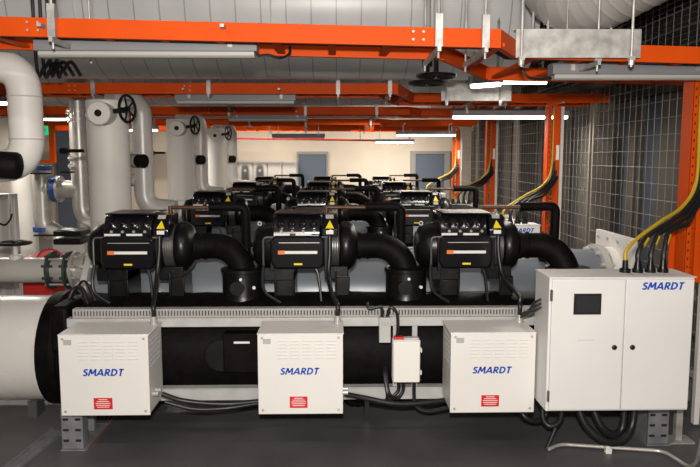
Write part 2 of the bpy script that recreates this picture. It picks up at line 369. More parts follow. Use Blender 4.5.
# ------------------------------------------------------------------ compressor
def make_comp():
    cx, cy, az = CX[0], 4.70, 1.115
    r = thing('compressor', (cx, cy, .80), '', 'compressor', 'compressors on the chillers')
    L = lambda x, y, z: (cx+x, cy+y, z)
    MB().lathe([(0, .05), (.01, .10), (.04, .14), (.10, .163), (.20, .165), (.21, .15), (.53, .15)], L(-.325, 0, az), (1, 0, 0), 36).build('motor_housing', 'black', r)
    b = MB().lathe([(0, .145), (.07, .145)], L(.20, 0, az), (1, 0, 0), 30)
    for k in range(5): b.torus(L(.205+.015*k, 0, az), (1, 0, 0), .146, .004)
    b.build('ribbed_collar', 'pins', r)
    MB().lathe([(0, .12), (.01, .16), (.03, .172), (.07, .17), (.105, .145), (.125, .10), (.13, .09)], L(.27, 0, az), (1, 0, 0), 36).build('volute', 'black', r)
    # discharge elbow
    MB().tube([Vector(L(.37, 0, az)), Vector(L(.46, 0, az))]+[Vector(L(.535+.195*math.sin(t*PI/24), -.07*t/12, az-.195*(1-math.cos(t*PI/24)))) for t in range(13)]+[Vector(L(.73, -.08, .89))], .088, 24).tube([L(.37, 0, az), L(.42, 0, az)], .095, 24).tube([L(.46, 0, az), L(.475, 0, az)], .094, 24).build('discharge_elbow', 'rubber', r)
    # front service cover
    poly = [(-.19, 1.03), (-.16, .99), (.14, .99), (.168, 1.03), (.168, 1.18), (.145, 1.212), (-.165, 1.212), (-.19, 1.18)]
    b = MB().prism(poly, lambda a, c, k: L(a+.005, -.235+.13*k, c)); fc = b.build('service_cover', 'gloss', r, .016)
    MB().bb(L(-.13, -.243, 1.165), L(.14, -.235, 1.169)).build('trim_strip', 'steel', fc)
    MB().bb(L(-.135, -.24, 1.09), L(-.09, -.2345, 1.115)).build('orange_label', 'orlab', fc)
    MB().bb(L(-.09, -.24, 1.093), L(.125, -.2345, 1.112)).build('white_label', 'paper', fc)
    MB().bb(L(-.03, -.24, 1.018), L(.025, -.2345, 1.03)).build('yellow_label', 'yellow', fc)
    # side plates
    MB().bb(L(-.19, -.20, .97), L(-.165, .12, 1.2)).bb(L(.17, -.2, .97), L(.195, .12, 1.21)).bb(L(-.165, -.16, 1.195), L(.17, .1, 1.205)).build('end_plate', 'black', r, .004)
    # electronics housing, sloping front
    poly = [(-.19, 1.205), (-.19, 1.24), (-.14, 1.33), (-.09, 1.35), (.16, 1.35), (.16, 1.205)]
    b = MB().prism(poly, lambda a, c, k: L(-.175+.32*k, a, c)); eh = b.build('electronics_housing', 'gloss', r, .01)
    MB().bb(L(-.155, -.2, 1.352), L(.17, .15, 1.36)).build('housing_lid', 'black', eh, .006)
    for k in range(4):
        xx = -.12+.073*k
        cp = MB().lathe([(0, .028), (.03, .028), (.038, .014)], L(xx, -.155, 1.275), (0, -1, .35), 14).cyl(L(xx, -.135, 1.335), L(xx, -.19, 1.27), .014, n=8).build('capacitor', 'gloss', eh)
        MB().cyl(L(xx+.005, -.195, 1.24), L(xx+.005, -.207, 1.238), .0095, n=8).build('screw_head', 'steel', cp)
    each('paper_strip', 'paper', eh, [MB().bb(L(-.165, -.197, 1.207), L(-.06, -.19, 1.224)), MB().bb(L(-.02, -.197, 1.207), L(.085, -.19, 1.224))])
    # power block
    poly = [(-.2, 1.205), (-.2, 1.25), (-.13, 1.345), (.1, 1.345), (.1, 1.205)]
    pb = MB().prism(poly, lambda a, c, k: L(.155+.105*k, a, c)).build('power_block', 'gloss', r, .006)
    def slp(u, v): # point on sloped face: u x, v 0..1
        return Vector(L(u, -.2+.07*v-.004, 1.25+.095*v-.0)) 
    b = MB(); n = Vector((0, -.8, .55))*.002
    a_, b2, c_ = slp(.18, .08)+n, slp(.235, .08)+n, slp(.2075, .62)+n; b.add([a_, b2, c_], [(0, 1, 2)]); b.add([p-n*.9 for p in (a_, b2, c_)], [(0, 1, 2)])
    b.build('warning_triangle', 'yellow', pb)
    b = MB().bb(L(.183, -.203, 1.22), L(.232, -.2, 1.245)); b.build('warning_label', 'paper', pb)
    b = MB(); q = [slp(.18, .72)+n, slp(.232, .72)+n, slp(.232, .98)+n, slp(.18, .98)+n]; b.add(q, [(0, 1, 2, 3)]); b.build('rating_label', 'grey_lab', pb)
    # frame pipe
    MB().tube(fillet([L(.2, -.21, 1.2), L(-.235, -.21, 1.2), L(-.235, -.21, 1.0), L(-.235, -.05, .93)], .03), .007, 8).build('cooling_pipe', 'pins', r)
    # thin control hose
    MB().tube(spl([L(-.235, -.2, 1.02), L(-.24, -.24, .93), L(-.22, -.26, .84), L(-.12, -.27, .77)]), .011, 8).build('hose', 'cable', r)
    MB().tube(spl([L(.1, -.19, 1.01), L(.13, -.2, .94), L(.15, -.22, .76)]), .01, 8).build('hose', 'cable', r)
    # legs
    b = MB().bb(L(-.24, -.16, .90), L(-.03, .12, .99)).bb(L(-.16, -.14, .72), L(-.03, .12, .90)).bb(L(-.17, -.16, .72), L(-.155, .14, .96)).bb(L(-.045, -.16, .72), L(-.03, .14, .96))
    b.build('mounting_leg', 'black', r, .006)
    b = MB().bb(L(.17, -.12, .90), L(.33, .12, .99)).bb(L(.25, -.14, .72), L(.34, .12, .92)).bb(L(.24, -.16, .72), L(.255, .14, .96))
    b.build('mounting_leg', 'black', r, .006)
    # eye bolt
    b = MB().torus(L(-.28, .0, 1.272), (0, 1, 0), .012, .004, 14, 6); b.build('eye_bolt', 'steel', r)
    # cooling line
    MB().tube(fillet([L(.18, .2, 1.37), L(.46, .18, 1.37)], .03), .014, 12).tube([L(.18, .2, 1.2), L(.18, .2, 1.38)], .016, 12).build('copper_line', 'copper', r)
    MB().tube(fillet([L(.46, .18, 1.375), L(.72, .18, 1.375), L(.72, .2, 1.02), L(.72, .48, .96)], .05), .033, 16).build('insulated_line', 'rubber', r)
    return r
c0 = make_comp()
pos = ['leftmost', 'middle', 'rightmost']
for i in range(4):
    for j in range(3):
        lab = 'black compressor with sloped electronics housing on the %s, %s of its three' % (CH[i], pos[j])
        if i == 0 and j == 0: c0['label'] = lab
        else: dup(c0, (CX[j]-CX[0], ROW*i, 0), lab)
for i in (1, 2, 3): dup(chil, (0, ROW*i, 0), 'large water chiller with black lower shell, %s' % ['second from the front', 'third from the front', 'rearmost of four'][i-1])

# ------------------------------------------------------------------ white terminal boxes
def tbox(j, x0, x1, place):
    zt, zb, Y0, Y1 = .726, .255, 3.79, 4.10
    r = thing('terminal_box', ((x0+x1)/2, (Y0+Y1)/2, zb), 'white steel terminal box with blue lettering, '+place, 'electrical box', 'white terminal boxes in front of the front chiller')
    MB().bb((x0+.004, Y0+.012, zb+.004), (x1-.004, Y1, zt-.004)).build('body', 'white', r, .003)
    MB().bb((x0, Y0, zb), (x1, Y0+.012, zt)).bb((x0-.004, Y0+.004, zt-.004), (x1+.004, Y1+.0, zt+.004)).build('front_cover', 'white', r, .003)
    w = x1-x0
    # side vent slots
    for sd, xx in ((-1, x0+.004), (1, x1-.004)):
        b = MB()
        for a in range(7):
            for c in range(6): b.box((xx, Y0+.05+.036*a, zt-.05-.03*c), (.004, .02, .009), 0, (.5, 0, 0))
        b.build('side_vent', 'grey_lab', r)
    b = MB()
    for c in range(6):
        for a in range(5): b.box((x0+.14+.07*a, Y0-.0015, zt-.04-.02*c), (.055, .004, .004), 0, (.35, 0, 0))
    b.build('front_vent', 'white', r)
    each('screw_head', 'steel', r, [MB().cyl((xx, Y0-.003, zz), (xx, Y0, zz), .008, n=10) for xx in (x0+.025, x1-.025) for zz in (zb+.025, zt-.02)])
    MB().bb((x0+.03, Y0-.002, zt-.055), (x0+.075, Y0, zt-.025)).build('data_label', 'grey_lab', r)
    lettering('SMARDT', .235*w/.5, ((x0+x1)/2-.005, Y0-.001, zb+.255), r)
    rl = MB().bb((x0+w*.37, Y0-.0025, zb+.038), (x0+w*.58, Y0, zb+.105)).build('warning_label', 'redlab', r)
    b = MB()
    for k, ww in enumerate((.05, .07, .085, .08, .07)): b.bb((x0+w*.475-ww/2, Y0-.0035, zb+.094-.011*k), (x0+w*.475+ww/2, Y0-.0025, zb+.0975-.011*k))
    b.build('label_print', 'paper', rl)
    # top gland
    MB().cyl((x1-.03, Y1-.06, zt), (x1-.03, Y1-.06, zt+.03), .022, n=14).cyl((x1-.03, Y1-.06, zt+.03), (x1-.03, Y1-.06, zt+.05), .017, n=14).build('cable_gland', 'steel', r)
    for k in range(2): MB().cyl((x1-.004, Y0+.08+.06*k, zb+.1), (x1+.03, Y0+.08+.06*k, zb+.1), .016, n=12).build('cable_gland', 'steel', r)
    gx = Vector((x1-.03, Y1-.06, zt+.045)); cxx = CX[j]
    t = MB().tube(spl([(cxx+.207, 4.47, 1.21), (cxx+.207, 4.45, 1.1), (cxx+.2+[0, 0, .03][j], 4.4, .95), ((cxx+.2+gx.x)/2+[0, 0, .06][j], 4.2, .86), (gx.x, gx.y, .84), gx]), .0145).build('power_conduit', 'cable')
    tag(t, 'black flexible conduit rising from the %s white box to its compressor' % ['left', 'middle', 'right'][j], 'cable', 'conduits from boxes to compressors')
def bx(px0, px1, py=375, Y=3.79): return P(px0, py, Y).x, P(px1, py, Y).x
tbox(0, *bx(59.5, 149), 'left of the three'); tbox(1, *bx(258, 343), 'middle of the three'); tbox(2, *bx(450.5, 535), 'right of the three, next to the cabinet')

# ------------------------------------------------------------------ main cabinet
def make_cab():
    x0, x1 = P(548.5, 340, 3.6).x, P(692.5, 340, 3.6).x; Y0, Y1 = 3.60, 3.87
    zt, zb = P(620, 277, 3.6).z, P(620, 411.5, 3.6).z
    r = thing('control_cabinet', ((x0+x1)/2, (Y0+Y1)/2, zb), 'large white two-door control cabinet with a dark touch screen on the front chiller', 'cabinet', 'control cabinets')
    MB().bb((x0, Y0+.015, zb), (x1, Y1, zt-.006)).bb((x0-.006, Y0, zt-.006), (x1+.006, Y1+.004, zt)).build('body', 'whited', r, .003)
    xm = x0+(x1-x0)*.52
    for n_, (a, c, hx) in enumerate(((x0+.012, xm-.003, xm-.05), (xm+.003, x1-.006, xm+.05))):
        d = MB().bb((a, Y0, zb+.01), (c, Y0+.018, zt-.014)).build('door', 'whited', r, .004)
        MB().lathe([(0, .014), (.006, .014), (.008, .01)], (hx, Y0, zb+.365), (0, -1, 0), 16).build('lock', 'bezel', d)
        each('hinge', 'pins', d, [MB().bb(((x0+.004) if n_ == 0 else (x1-.008), Y0-.006, zz-.03), ((x0+.014) if n_ == 0 else (x1+.002), Y0+.01, zz+.03)) for zz in (zb+.09, zt-.1)])
        if n_ == 0:
            sx0, sx1 = x0+.13, x0+.28
            s = MB().bb((sx0, Y0-.008, zt-.205), (sx1, Y0, zt-.09)).build('screen_bezel', 'bezel', d, .002)
            MB().bb((sx0+.012, Y0-.0095, zt-.193), (sx1-.012, Y0-.008, zt-.102)).build('screen', 'screen', s)
            MB().bb((x0+.16, Y0-.001, zb+.405), (x0+.25, Y0, zb+.407)).build('small_label', 'grey_lab', d)
        else:
            lettering('SMARDT', .235, (x1-.178, Y0-.001, zt-.05), d)
    each('mounting_bracket', 'rail', r, [MB().bb((xx-.03, Y1, .69), (xx+.03, 4.13, .74)) for xx in (x0+.15, x1-.15)])
    # glands on top
    for k in range(4):
        gx = P(625+12.6*k, 270, 3.75).x
        MB().cyl((gx, 3.75, zt), (gx, 3.75, zt+.02), .03, n=14).cyl((gx, 3.75, zt+.02), (gx, 3.75, zt+.07), .018+.006*(k > 0), .014, n=14).build('cable_gland', 'black', r)
    return r, zt
cab, zt = make_cab()
def make_cables():
    out = []; mk = []
    for k in range(4):
        g = P(625+12.6*k, 270, 3.75); g.z = zt+.05
        a = [(600+0*k, 0)]
        dx = .012*k
        p1 = g+Vector((.006, .01, .07)); p2 = P(638+10.5*k, 238-2*k, 3.82); p3 = P(661+8.5*k, 221+1.0*k, 3.92); p4 = P(683+3*k, 206+3.0*k, 4.03)
        mk.append((p1.lerp(p2, .35), p1.lerp(p2, .85)))
        pts = [g, p1, p2, p3, p4, Vector((2.19+.03*k, 4.1+.02*k, 1.58-.01*k)), Vector((2.225+.022*k, 4.165+.03*k, 1.9)), Vector((2.225+.022*k, 4.165+.03*k, 2.2))]
        o = MB().tube(spl(pts), .0105 if k == 0 else .0145, 10).build('power_cable', 'yelcab' if k == 0 else 'cable')
        out.append(tag(o, '', 'cable', 'cables on the control cabinets'))
    for k in range(1, 4):
        MB().tube([mk[k][0]+Vector((0, -.002, 0)), mk[k][1]+Vector((0, -.002, 0))], .0152, 10).build('yellow_marker', 'yelcab', out[k])
    return out
cabs = make_cables()
cl = ['yellow cable rising from the cabinet of the %s', 'black cable beside the yellow one on the cabinet of the %s', 'second black cable from the yellow one on the cabinet of the %s', 'black cable farthest from the yellow one on the cabinet of the %s']
for i in range(4):
    for k in range(4):
        if i == 0: cabs[k]['label'] = cl[k] % CH[i]
        else:
            c_ = dup(cabs[k], (0, ROW*i, 0), cl[k] % CH[i])
            for ch in list(c_.children): bpy.data.objects.remove(ch)
    if i: dup(cab, (0, ROW*i, 0), 'white control cabinet with blue lettering on the '+CH[i])

# risers
def make_riser():
    r = thing('cable_ladder_riser', (2.25, 4.2, .95), 'orange vertical cable ladder riser behind the front cabinet', 'cable ladder', 'vertical cable ladders on the right')
    for x, s in ((2.165, 1), (2.285, -1)):
        b = MB().bb((x-.004, 4.14, .95), (x+.004, 4.26, 2.24)).bb((x-(0 if s > 0 else .03), 4.252, .95), (x+(.03 if s > 0 else 0), 4.26, 2.24)).bb((x-(0 if s > 0 else .062), 4.14, .95), (x+(.032 if s > 0 else 0), 4.148, 2.24))
        for k in range(24 if s > 0 else 0): b.bb((x+(.014 if s > 0 else -.022), 4.1385, .99+k*.052), (x+(.022 if s > 0 else -.014), 4.14, 1.006+k*.052), 1)
        b.build('side_rail', ['orange', 'hole'], r)
    each('rung', 'orange', r, [MB().bb((2.17, 4.22, 1.0+.25*k), (2.28, 4.25, 1.03+.25*k)) for k in range(6)])
    MB().bb((2.295, 4.16, 0.02), (2.33, 4.2, 2.24)).build('support_strut', 'cladw', r, .002)
    MB().bb((2.25, 4.133, 1.7), (2.28, 4.14, 1.85)).build('tag_plate', 'paper', r)
    return r
rs = make_riser()
for i in (1, 2, 3): dup(rs, (0, ROW*i, 0), 'orange vertical cable ladder riser behind the cabinet of the '+CH[i])
MB().bb((2.13, 4.27, .95), (2.55, 4.278, 1.33)).build('end_plate', 'orange', rs)

# ------------------------------------------------------------------ isolator, sensor unit, hoses at front
iso = thing('isolator_box', P(406, 381, 4.10), 'small white plastic isolator box between the middle and right terminal boxes', 'electrical box')
a, c = P(392, 381, 4.06), P(420, 339, 4.06)
MB().bb((a.x, 4.03, a.z), (c.x, 4.12, c.z)).build('body', 'paper', iso, .01)
MB().bb((a.x+.004, 4.015, a.z+.004), (c.x-.004, 4.03, c.z-.004)).build('cover', 'paper', iso, .006)
each('clip', 'paper', iso, [MB().bb((c.x, 4.02, a.z+zz), (c.x+.008, 4.05, a.z+zz+.025)) for zz in (.05, .19)], .002)
MB().bb((a.x+.01, 4.05, c.z), (a.x+.07, 4.09, c.z+.015)).build('red_switch', 'redlab', iso, .003)
MB().bb((a.x+.07, 4.05, c.z), (a.x+.16, 4.09, c.z+.01)).build('link_bar', 'rail', iso)
for k, (x_, dx) in enumerate(((.02, -.045), (.05, -.02), (.09, .0))):
    xx = a.x+x_+.02; z_ = a.z
    o = MB().tube(spl([(xx, 4.08, z_), (xx, 4.08, z_-.07), (xx+dx-.02, 4.06, z_-.12+.01*k), (xx-.07-.02*k+.0, 4.04, z_-.07), (xx-.085-.02*k, 4.09, z_+.03), (xx-.08-.02*k, 4.14, z_+.06)]) if k < 2 else spl([(xx+.03, 4.08, z_), (xx+.03, 4.08, z_-.1), (xx+.04, 4.06, z_-.16), (xx+.12, 4.05, z_-.19), (xx+.28, 4.05, z_-.16)]), .0115, 8).build('flexible_conduit', 'cable')
    tag(o, ['outer black conduit looping left under the small isolator box', 'inner black conduit looping left under the small isolator box', 'black conduit dropping right from the small isolator box'][k], 'cable', 'conduits under the isolator box')
su = thing('sensor_module', P(384, 342, 4.09), 'small narrow grey module hanging from the slotted trunking left of the isolator', 'electrical module')
a, c = P(379, 342, 4.08), P(390.5, 317, 4.08)
MB().bb((a.x, 4.06, a.z), (c.x, 4.125, c.z)).build('body', 'rail', su, .003)
MB().bb((a.x+.008, 4.057, c.z-.05), (c.x-.01, 4.06, c.z-.03)).build('label', 'grey_lab', su)
MB().tube(spl([(a.x+.02, 4.09, c.z), (a.x+.01, 4.09, c.z+.06), (a.x-.06, 4.09, c.z+.05), (a.x-.07, 4.1, c.z+.09)]), .01, 8).tube(spl([(c.x-.02, 4.09, c.z), (c.x, 4.08, c.z+.06), (c.x+.04, 4.08, c.z+.02), (c.x+.045, 4.08, c.z-.09), (c.x+.03, 4.09, a.z-.0)]), .01, 8).build('lead', 'cable', su)
o = MB().tube(spl([P(162, 394, 3.95), P(185, 401, 3.98), P(225, 404, 4.0), P(262, 401, 4.05), P(300, 399, 4.08)]), .015).build('power_conduit', 'cable'); tag(o, 'thick black conduit running from left box towards middle box', 'cable', 'conduits between the boxes')
o = MB().tube(spl([P(165, 402, 3.97), P(195, 409, 3.98), P(228, 408, 4.0), P(262, 403, 4.05), P(300, 402, 4.09)]), .012).build('power_conduit', 'cable'); tag(o, 'thinner lower black conduit sagging between left and middle boxes', 'cable', 'conduits between the boxes')
o = MB().tube(spl([P(345, 394, 3.95), P(365, 398, 3.97), P(400, 404, 3.98), P(440, 401, 4.02), P(470, 396, 4.08)]), .016).build('power_conduit', 'cable'); tag(o, 'black conduit running from middle box towards right box', 'cable', 'conduits between the boxes')
hz = [([P(520, 405, 3.95), P(524, 416, 3.9), P(535, 421, 3.9), P(545, 416, 3.92), P(548, 400, 3.95)], 'black hose loop hanging left of the cabinet bottom, nearest the right box'),
      ([P(543, 400, 3.86), P(543, 418, 3.84), P(550, 426, 3.82), P(560, 420, 3.8), P(562, 400, 3.8)], 'grey-black hose loop hanging under the left edge of the cabinet'),
      ([P(575, 400, 3.8), P(586, 425, 3.76), P(605, 441, 3.74), P(622, 440, 3.76), P(632, 425, 3.8), P(635, 400, 3.82)], 'thick black hose loop, the lowest one hanging under the cabinet'),
      ([P(590, 400, 3.84), P(600, 424, 3.8), P(612, 434, 3.8), P(622, 428, 3.82), P(625, 400, 3.84)], 'thick black hose loop inside the lowest one under the cabinet')]
for k, (p, lb) in enumerate(hz):
    o = MB().tube(spl(p), .022 if k > 1 else .016, 12).build('hose', 'cable'); tag(o, lb, 'hose', 'hose loops under the cabinet')
# side leads at cabinet left
for k in range(3):
    q = P(541, 299+4*k, 3.74)
    o = MB().tube(spl([q, P(534, 303+4*k, 3.76), P(528, 311+2*k, 3.9), P(519, 314+2*k, 4.06)]), .007, 8).build('control_lead', 'cable')
    tag(o, ['top', 'middle', 'bottom'][k]+' of three thin black leads entering the left side of the cabinet', 'cable', 'leads into the cabinet side')
# floor pipe on the right, post, strip on the left
o = MB().tube(spl([P(548, 447, 3.55)*1, P(552, 437, 3.65)]), .012)
def G(px, py, h=0):          # pixel to a point at height h above the floor
    d = FW*F+RT*(px-350)+UP*(233.5-py); return CAM+d*((h-CAM.z)/d.z)
fp = thing('floor_conduit', G(600, 450), 'thin steel pipe running along the floor under the control cabinet', 'pipe')
MB().tube(fillet([G(549, 449, .02), G(560, 444, .02), G(664, 451, .02), G(690, 468, .02), G(697, 462, .1), G(702, 440, .3)], .06), .0105, 10).build('pipe_run', 'steel', fp)
MB().tube([G(547, 448, .02), P(562, 412, 3.85)], .012, 10).build('black_sleeve', 'cable', fp)
g = G(607, 452, 0); MB().bb((g.x-.018, g.y-.03, 0.0), (g.x+.018, g.y+.0, .035)).bb((g.x-.012, g.y-.02, .03), (g.x+.012, g.y+.01, .05)).build('pipe_clip', 'paper', fp, .003)
st = thing('support_post', (P(677, 440, 3.97).x, 3.97, 0), 'slim steel post with floor plate under the right end of the cabinet', 'post')
q = P(677, 440, 3.97); MB().bb((q.x-.02, 3.95, .01), (q.x+.02, 3.99, .33)).build('upright', 'galv', st, .002); MB().bb((q.x-.08, 3.91, 0), (q.x+.08, 4.03, .01)).build('base_plate', 'galv', st)
tr = thing('floor_channel', G(40, 450), 'narrow aluminium channel on the floor at bottom left', 'channel')
a, c = G(16, 466, 0), G(59, 431, 0); d = (c-a).normalized(); nrm = Vector((-d.y, d.x, 0))
b = MB()
for s, h in ((-.04, .02), (.04, .02), (0, .006)):
    w = .008 if s else .08
    p0, p1 = a-d*.6+nrm*s, c+nrm*s
    b.add([p0-nrm*w/2, p0+nrm*w/2, p1+nrm*w/2, p1-nrm*w/2]+[v+Vector((0, 0, h)) for v in (p0-nrm*w/2, p0+nrm*w/2, p1+nrm*w/2, p1-nrm*w/2)], [(0, 1, 2, 3), (4, 5, 6, 7), (0, 1, 5, 4), (1, 2, 6, 5), (2, 3, 7, 6), (3, 0, 4, 7)])
b.build('channel_body', 'foot', tr)

# ------------------------------------------------------------------ left: header pipes into the front chiller
for i in range(1):
    r = thing('header_pipe', (-3, EY, .1), 'large white-clad horizontal pipe entering the black lower shell at left', 'pipe')
    MB().lathe([(0, .355), (2.62, .355), (2.64, .34)], (-4.57, EY, EZ), (1, 0, 0), 48).build('pipe_body', 'cladgloss', r)
    MB().bb((-2.06, EY-.2, 0), (-2.0, EY-.08, .11)).build('support_foot', 'pins', r)
r = thing('steel_pipe', (-2.6, CY, .6), 'horizontal steel pipe with bolted flanges left of the front compressors', 'pipe')
zc_ = P(30, 270, CY).z
MB().lathe([(0, .1), (1.35, .1)], (-3.6+.0, CY, zc_), (1, 0, 0), 28).build('pipe_run', 'cladg', r)
for x, m_, rr in ((P(53, 270, CY).x, 'green', .15), (P(70, 270, CY).x, 'green', .15), (P(76, 270, CY).x, 'steel', .145), (P(87, 270, CY).x, 'steel', .14)):
    b = MB().lathe([(0, rr), (.022, rr)], (x-.011, CY, zc_), (1, 0, 0), 28)
    for k in range(8):
        a = 2*PI*(k+.5)/8; b.cyl((x-.04, CY+rr*.83*math.cos(a), zc_+rr*.83*math.sin(a)), (x+.04, CY+rr*.83*math.cos(a), zc_+rr*.83*math.sin(a)), .011, n=8)
    b.build('flange', m_, r)
MB().cyl((P(53, 270, CY).x, CY, zc_), (-1.9, CY, zc_), .1, n=28).build('flex_joint', 'steel', r)
b = MB()
for k in range(4):
    a = 2*PI*(k+.5)/4; b.cyl((P(50, 270, CY).x, CY+.14*math.cos(a), zc_+.14*math.sin(a)), (P(74, 270, CY).x, CY+.14*math.cos(a), zc_+.14*math.sin(a)), .008, n=8)
b.build('tie_rod', 'steel', r)
def wheel(r, c, ax, R, name='handwheel', m='black'):
    c = Vector(c); d, u, w_ = basis(Vector(ax)); b = MB().torus(c, ax, R, R*.11).cyl(c-d*R*.15, c+d*R*.15, R*.2, n=12)
    for k in range(5):
        a = 2*PI*k/5; b.cyl(c, c+(u*math.cos(a)+w_*math.sin(a))*R, R*.075, n=6)
    return b.build(name, m, r)
# gate valve on the steel pipe
q = P(15, 243, CY)
wheel(r, q, (0, 0, 1), .115); MB().cyl((q.x, CY, zc_+.05), q, .02, n=10).cyl((q.x, CY, zc_+.05), (q.x, CY, zc_+.12), .06, .045, n=16).build('valve_stem', 'cladw', r)
# red pump casing behind
b = MB().bb((P(30, 288, 6.1).x, 5.95, 0), P(64, 252, 6.25)).cyl(P(50, 262, 5.95), P(50, 262, 6.3), .12, n=24)
o = b.build('pump_base', 'red', None, .02)
tag(o, 'red painted casing behind the flanged steel pipe at left', 'pump')
sh = MB().bb((P(52, 229, 7).x, 7.0, 0), (P(84, 229, 7).x, 7.5, P(60, 238, 7).z)).build('cabinet_body', 'pale')
r = thing('low_plinth', (sh.location.x, 7.25, 0), 'pale low unit with stacked black slabs at left beneath the steel pipework', 'plinth')
sh.parent = r; sh.location = Vector(sh.location)-r.location
for k, (y0, y1) in enumerate(((236, 230.5), (244, 238.5))):
    a, c = P(55, y0, 6.9), P(83, y1, 6.9)
    MB().bb((a.x, 6.85+.0*k, a.z), (c.x, 7.2, c.z)).build('black_slab', 'black', r, .01)

# ------------------------------------------------------------------ left: vertical vessels and risers per row
def make_vessel():
    x, Y = -1.92, 5.75
    x = P(110, 180, Y).x
    r = thing('vertical_pipe', (x, Y, 0), '', 'pipe', 'large white vertical pipes')
    MB().lathe([(0, .168), (2.185, .168), (2.195, .155)], (x, Y, 0), (0, 0, 1), 40).build('pipe_body', 'cladw', r)
    b = MB()
    for z in (1.2, 2.09): b.torus((x, Y, z), (0, 0, 1), .169, .005, 36, 6)
    b.build('band', 'cladg', r)
    z = P(98, 113, Y-.3).z; xx = P(98, 113, Y-.3).x
    MB().cyl((xx, Y, z), (xx, Y-.27, z), .092, n=28).lathe([(0, .092), (.02, .095), (.04, .09)], (xx, Y-.26, z), (0, -1, 0), 28).build('valve_body', 'cladw', r, .01)
    MB().cyl((xx, Y-.30, z), (xx, Y-.306, z), .028, n=16).build('cap_plug', 'black', r)
    MB().cyl((xx+.09, Y-.2, z+.02), (xx+.19, Y-.2, z+.03), .02, n=10).build('spindle', 'black', r)
    wheel(r, (xx+.2, Y-.2, z+.04), (1, -.35, 0), .105)
    MB().cyl((x-.17, Y-.1, 1.78), (x-.30, Y-.1, 1.78), .014, n=8).cyl((x-.30, Y-.1, 1.78), (x-.36, Y-.1, 1.78), .026, n=10).build('gauge_tap', 'black', r)
    b = MB()
    return r
ves = make_vessel()
vl = ['large white clad vertical pipe with handwheel, nearest and widest of three', 'white clad vertical pipe with handwheel, second from the front', 'white clad vertical pipe with handwheel, farthest and narrowest']
ves['label'] = vl[0]
for i in (1, 2): dup(ves, (-.04*i, ROW*i, 0), vl[i])
def make_riser2():
    Y = 6.65; x = P(143, 150, Y).x
    r = thing('branch_pipe', (x, Y, .9), '', 'pipe', 'slim clad vertical pipes with black stubs')
    zb = P(160, 207, Y).z
    MB().tube(fillet([(x-.22, Y-.25, P(143, 101, Y).z), (x, Y, P(143, 101, Y).z), (x, Y, zb), (x+.3, Y+.0, zb-.03)], .16, 8), .095, 24).build('pipe_run', 'cladg', r)
    MB().bb((x+.22, Y-.03, 0), (x+.26, Y+.03, zb-.1)).build('support_leg', 'galv', r)
    z = P(140, 180, Y).z; MB().cyl((x-.3, Y, z), (x, Y, z), .06, n=20).build('side_branch', 'cladg', r)
    z = P(143, 161, Y-.15).z
    s = MB().cyl((x-.13, Y-.12, z), (x+.0, Y-.2, z), .06, n=20); s.v = s.v; s.build('stub_flange', 'steel', r)
    MB().cyl((x-.06, Y-.15, z), (x+.07, Y-.22, z), .063, n=24).build('black_stub', 'rubber', r)
    return r
rp = make_riser2(); rp['label'] = 'slim clad vertical pipe right of the nearest white pipe, with black stub'
dup(rp, (0, ROW, 0), 'slim clad vertical pipe right of the second white pipe, with black stub'); dup(rp, (0, ROW*2, 0), 'slim clad vertical pipe right of the farthest white pipe, with black stub')
# foreground C shaped pipe
Y = 4.15; x = P(26, 120, Y).x; z1, z0 = P(26, 66, Y).z, P(26, 166, Y).z
r = thing('insulated_pipe', (x, Y, z0), 'big white insulated pipe with two elbows at the far left edge', 'pipe')
MB().tube(fillet([(x-1.3, Y, z1+.02), (x, Y, z1), (x, Y, z0), (x-1.3, Y-.05, z0)], .17, 10), .097, 32).build('pipe_run', 'cladw', r)
MB().bb((x-.9, Y-.06, 0), (x-.84, Y+.04, z0-.08)).build('support_leg', 'galv', r)
MB().torus((x, Y, z0+.16), (0, 0, 1), .098, .004).torus((x, Y, z1-.18), (0, 0, 1), .098, .004).build('band', 'cladg', r)
o = MB().lathe([(0, .07), (.01, .078), (.2, .078), (.215, .07), (.23, .03)], P(-20, 164, 3.96), (1, .1, -.05), 28).build('insulated_actuator', 'rubber')
tag(o, 'black foam covered actuator in front of the white elbow at left edge', 'actuator')
# grey steel riser with flanges and blue valve
Y = 7.6; x = P(80, 160, Y).x; r = thing('flanged_riser', (x, Y, 1), 'grey steel vertical pipe with bolted flanges and a blue valve ring', 'pipe')
zb = P(85, 220, Y).z
MB().tube(fillet([(x, Y, ZC-.05), (x, Y, zb), (x+.35, Y, zb-.02)], .2, 8), .1, 24).build('pipe_run', 'steel', r)
for py in (112, 120, 158, 166):
    z = P(80, py, Y).z; b = MB().cyl((x, Y, z-.012), (x, Y, z+.012), .125, n=24)
    for k in range(8): a = 2*PI*k/8; b.cyl((x+.112*math.cos(a), Y+.112*math.sin(a), z-.03), (x+.112*math.cos(a), Y+.112*math.sin(a), z+.03), .009, n=6)
    b.build('flange', 'steel', r)
z = P(55, 189, Y).z; xl = P(42, 189, Y).x
MB().cyl((xl, Y, z), (x, Y, z), .095, n=24).tube(fillet([(xl, Y, P(42, 168, Y).z), (xl, Y, .95), (xl+.2, Y, .85)], .1), .1, 24).build('side_branch', 'steel', r)
for px, m_, w_ in ((56, 'bluef', .05), (60, 'steel', .03), (51, 'steel', .02)):
    xx = P(px, 189, Y).x; b = MB().cyl((xx-w_/2, Y, z), (xx+w_/2, Y, z), .145, n=28)
    for k in range(10): a = 2*PI*k/10; b.cyl((xx-w_/2-.01, Y+.125*math.cos(a), z+.125*math.sin(a)), (xx+w_/2+.01, Y+.125*math.cos(a), z+.125*math.sin(a)), .011, n=6)
    b.build('valve_ring', m_, r)
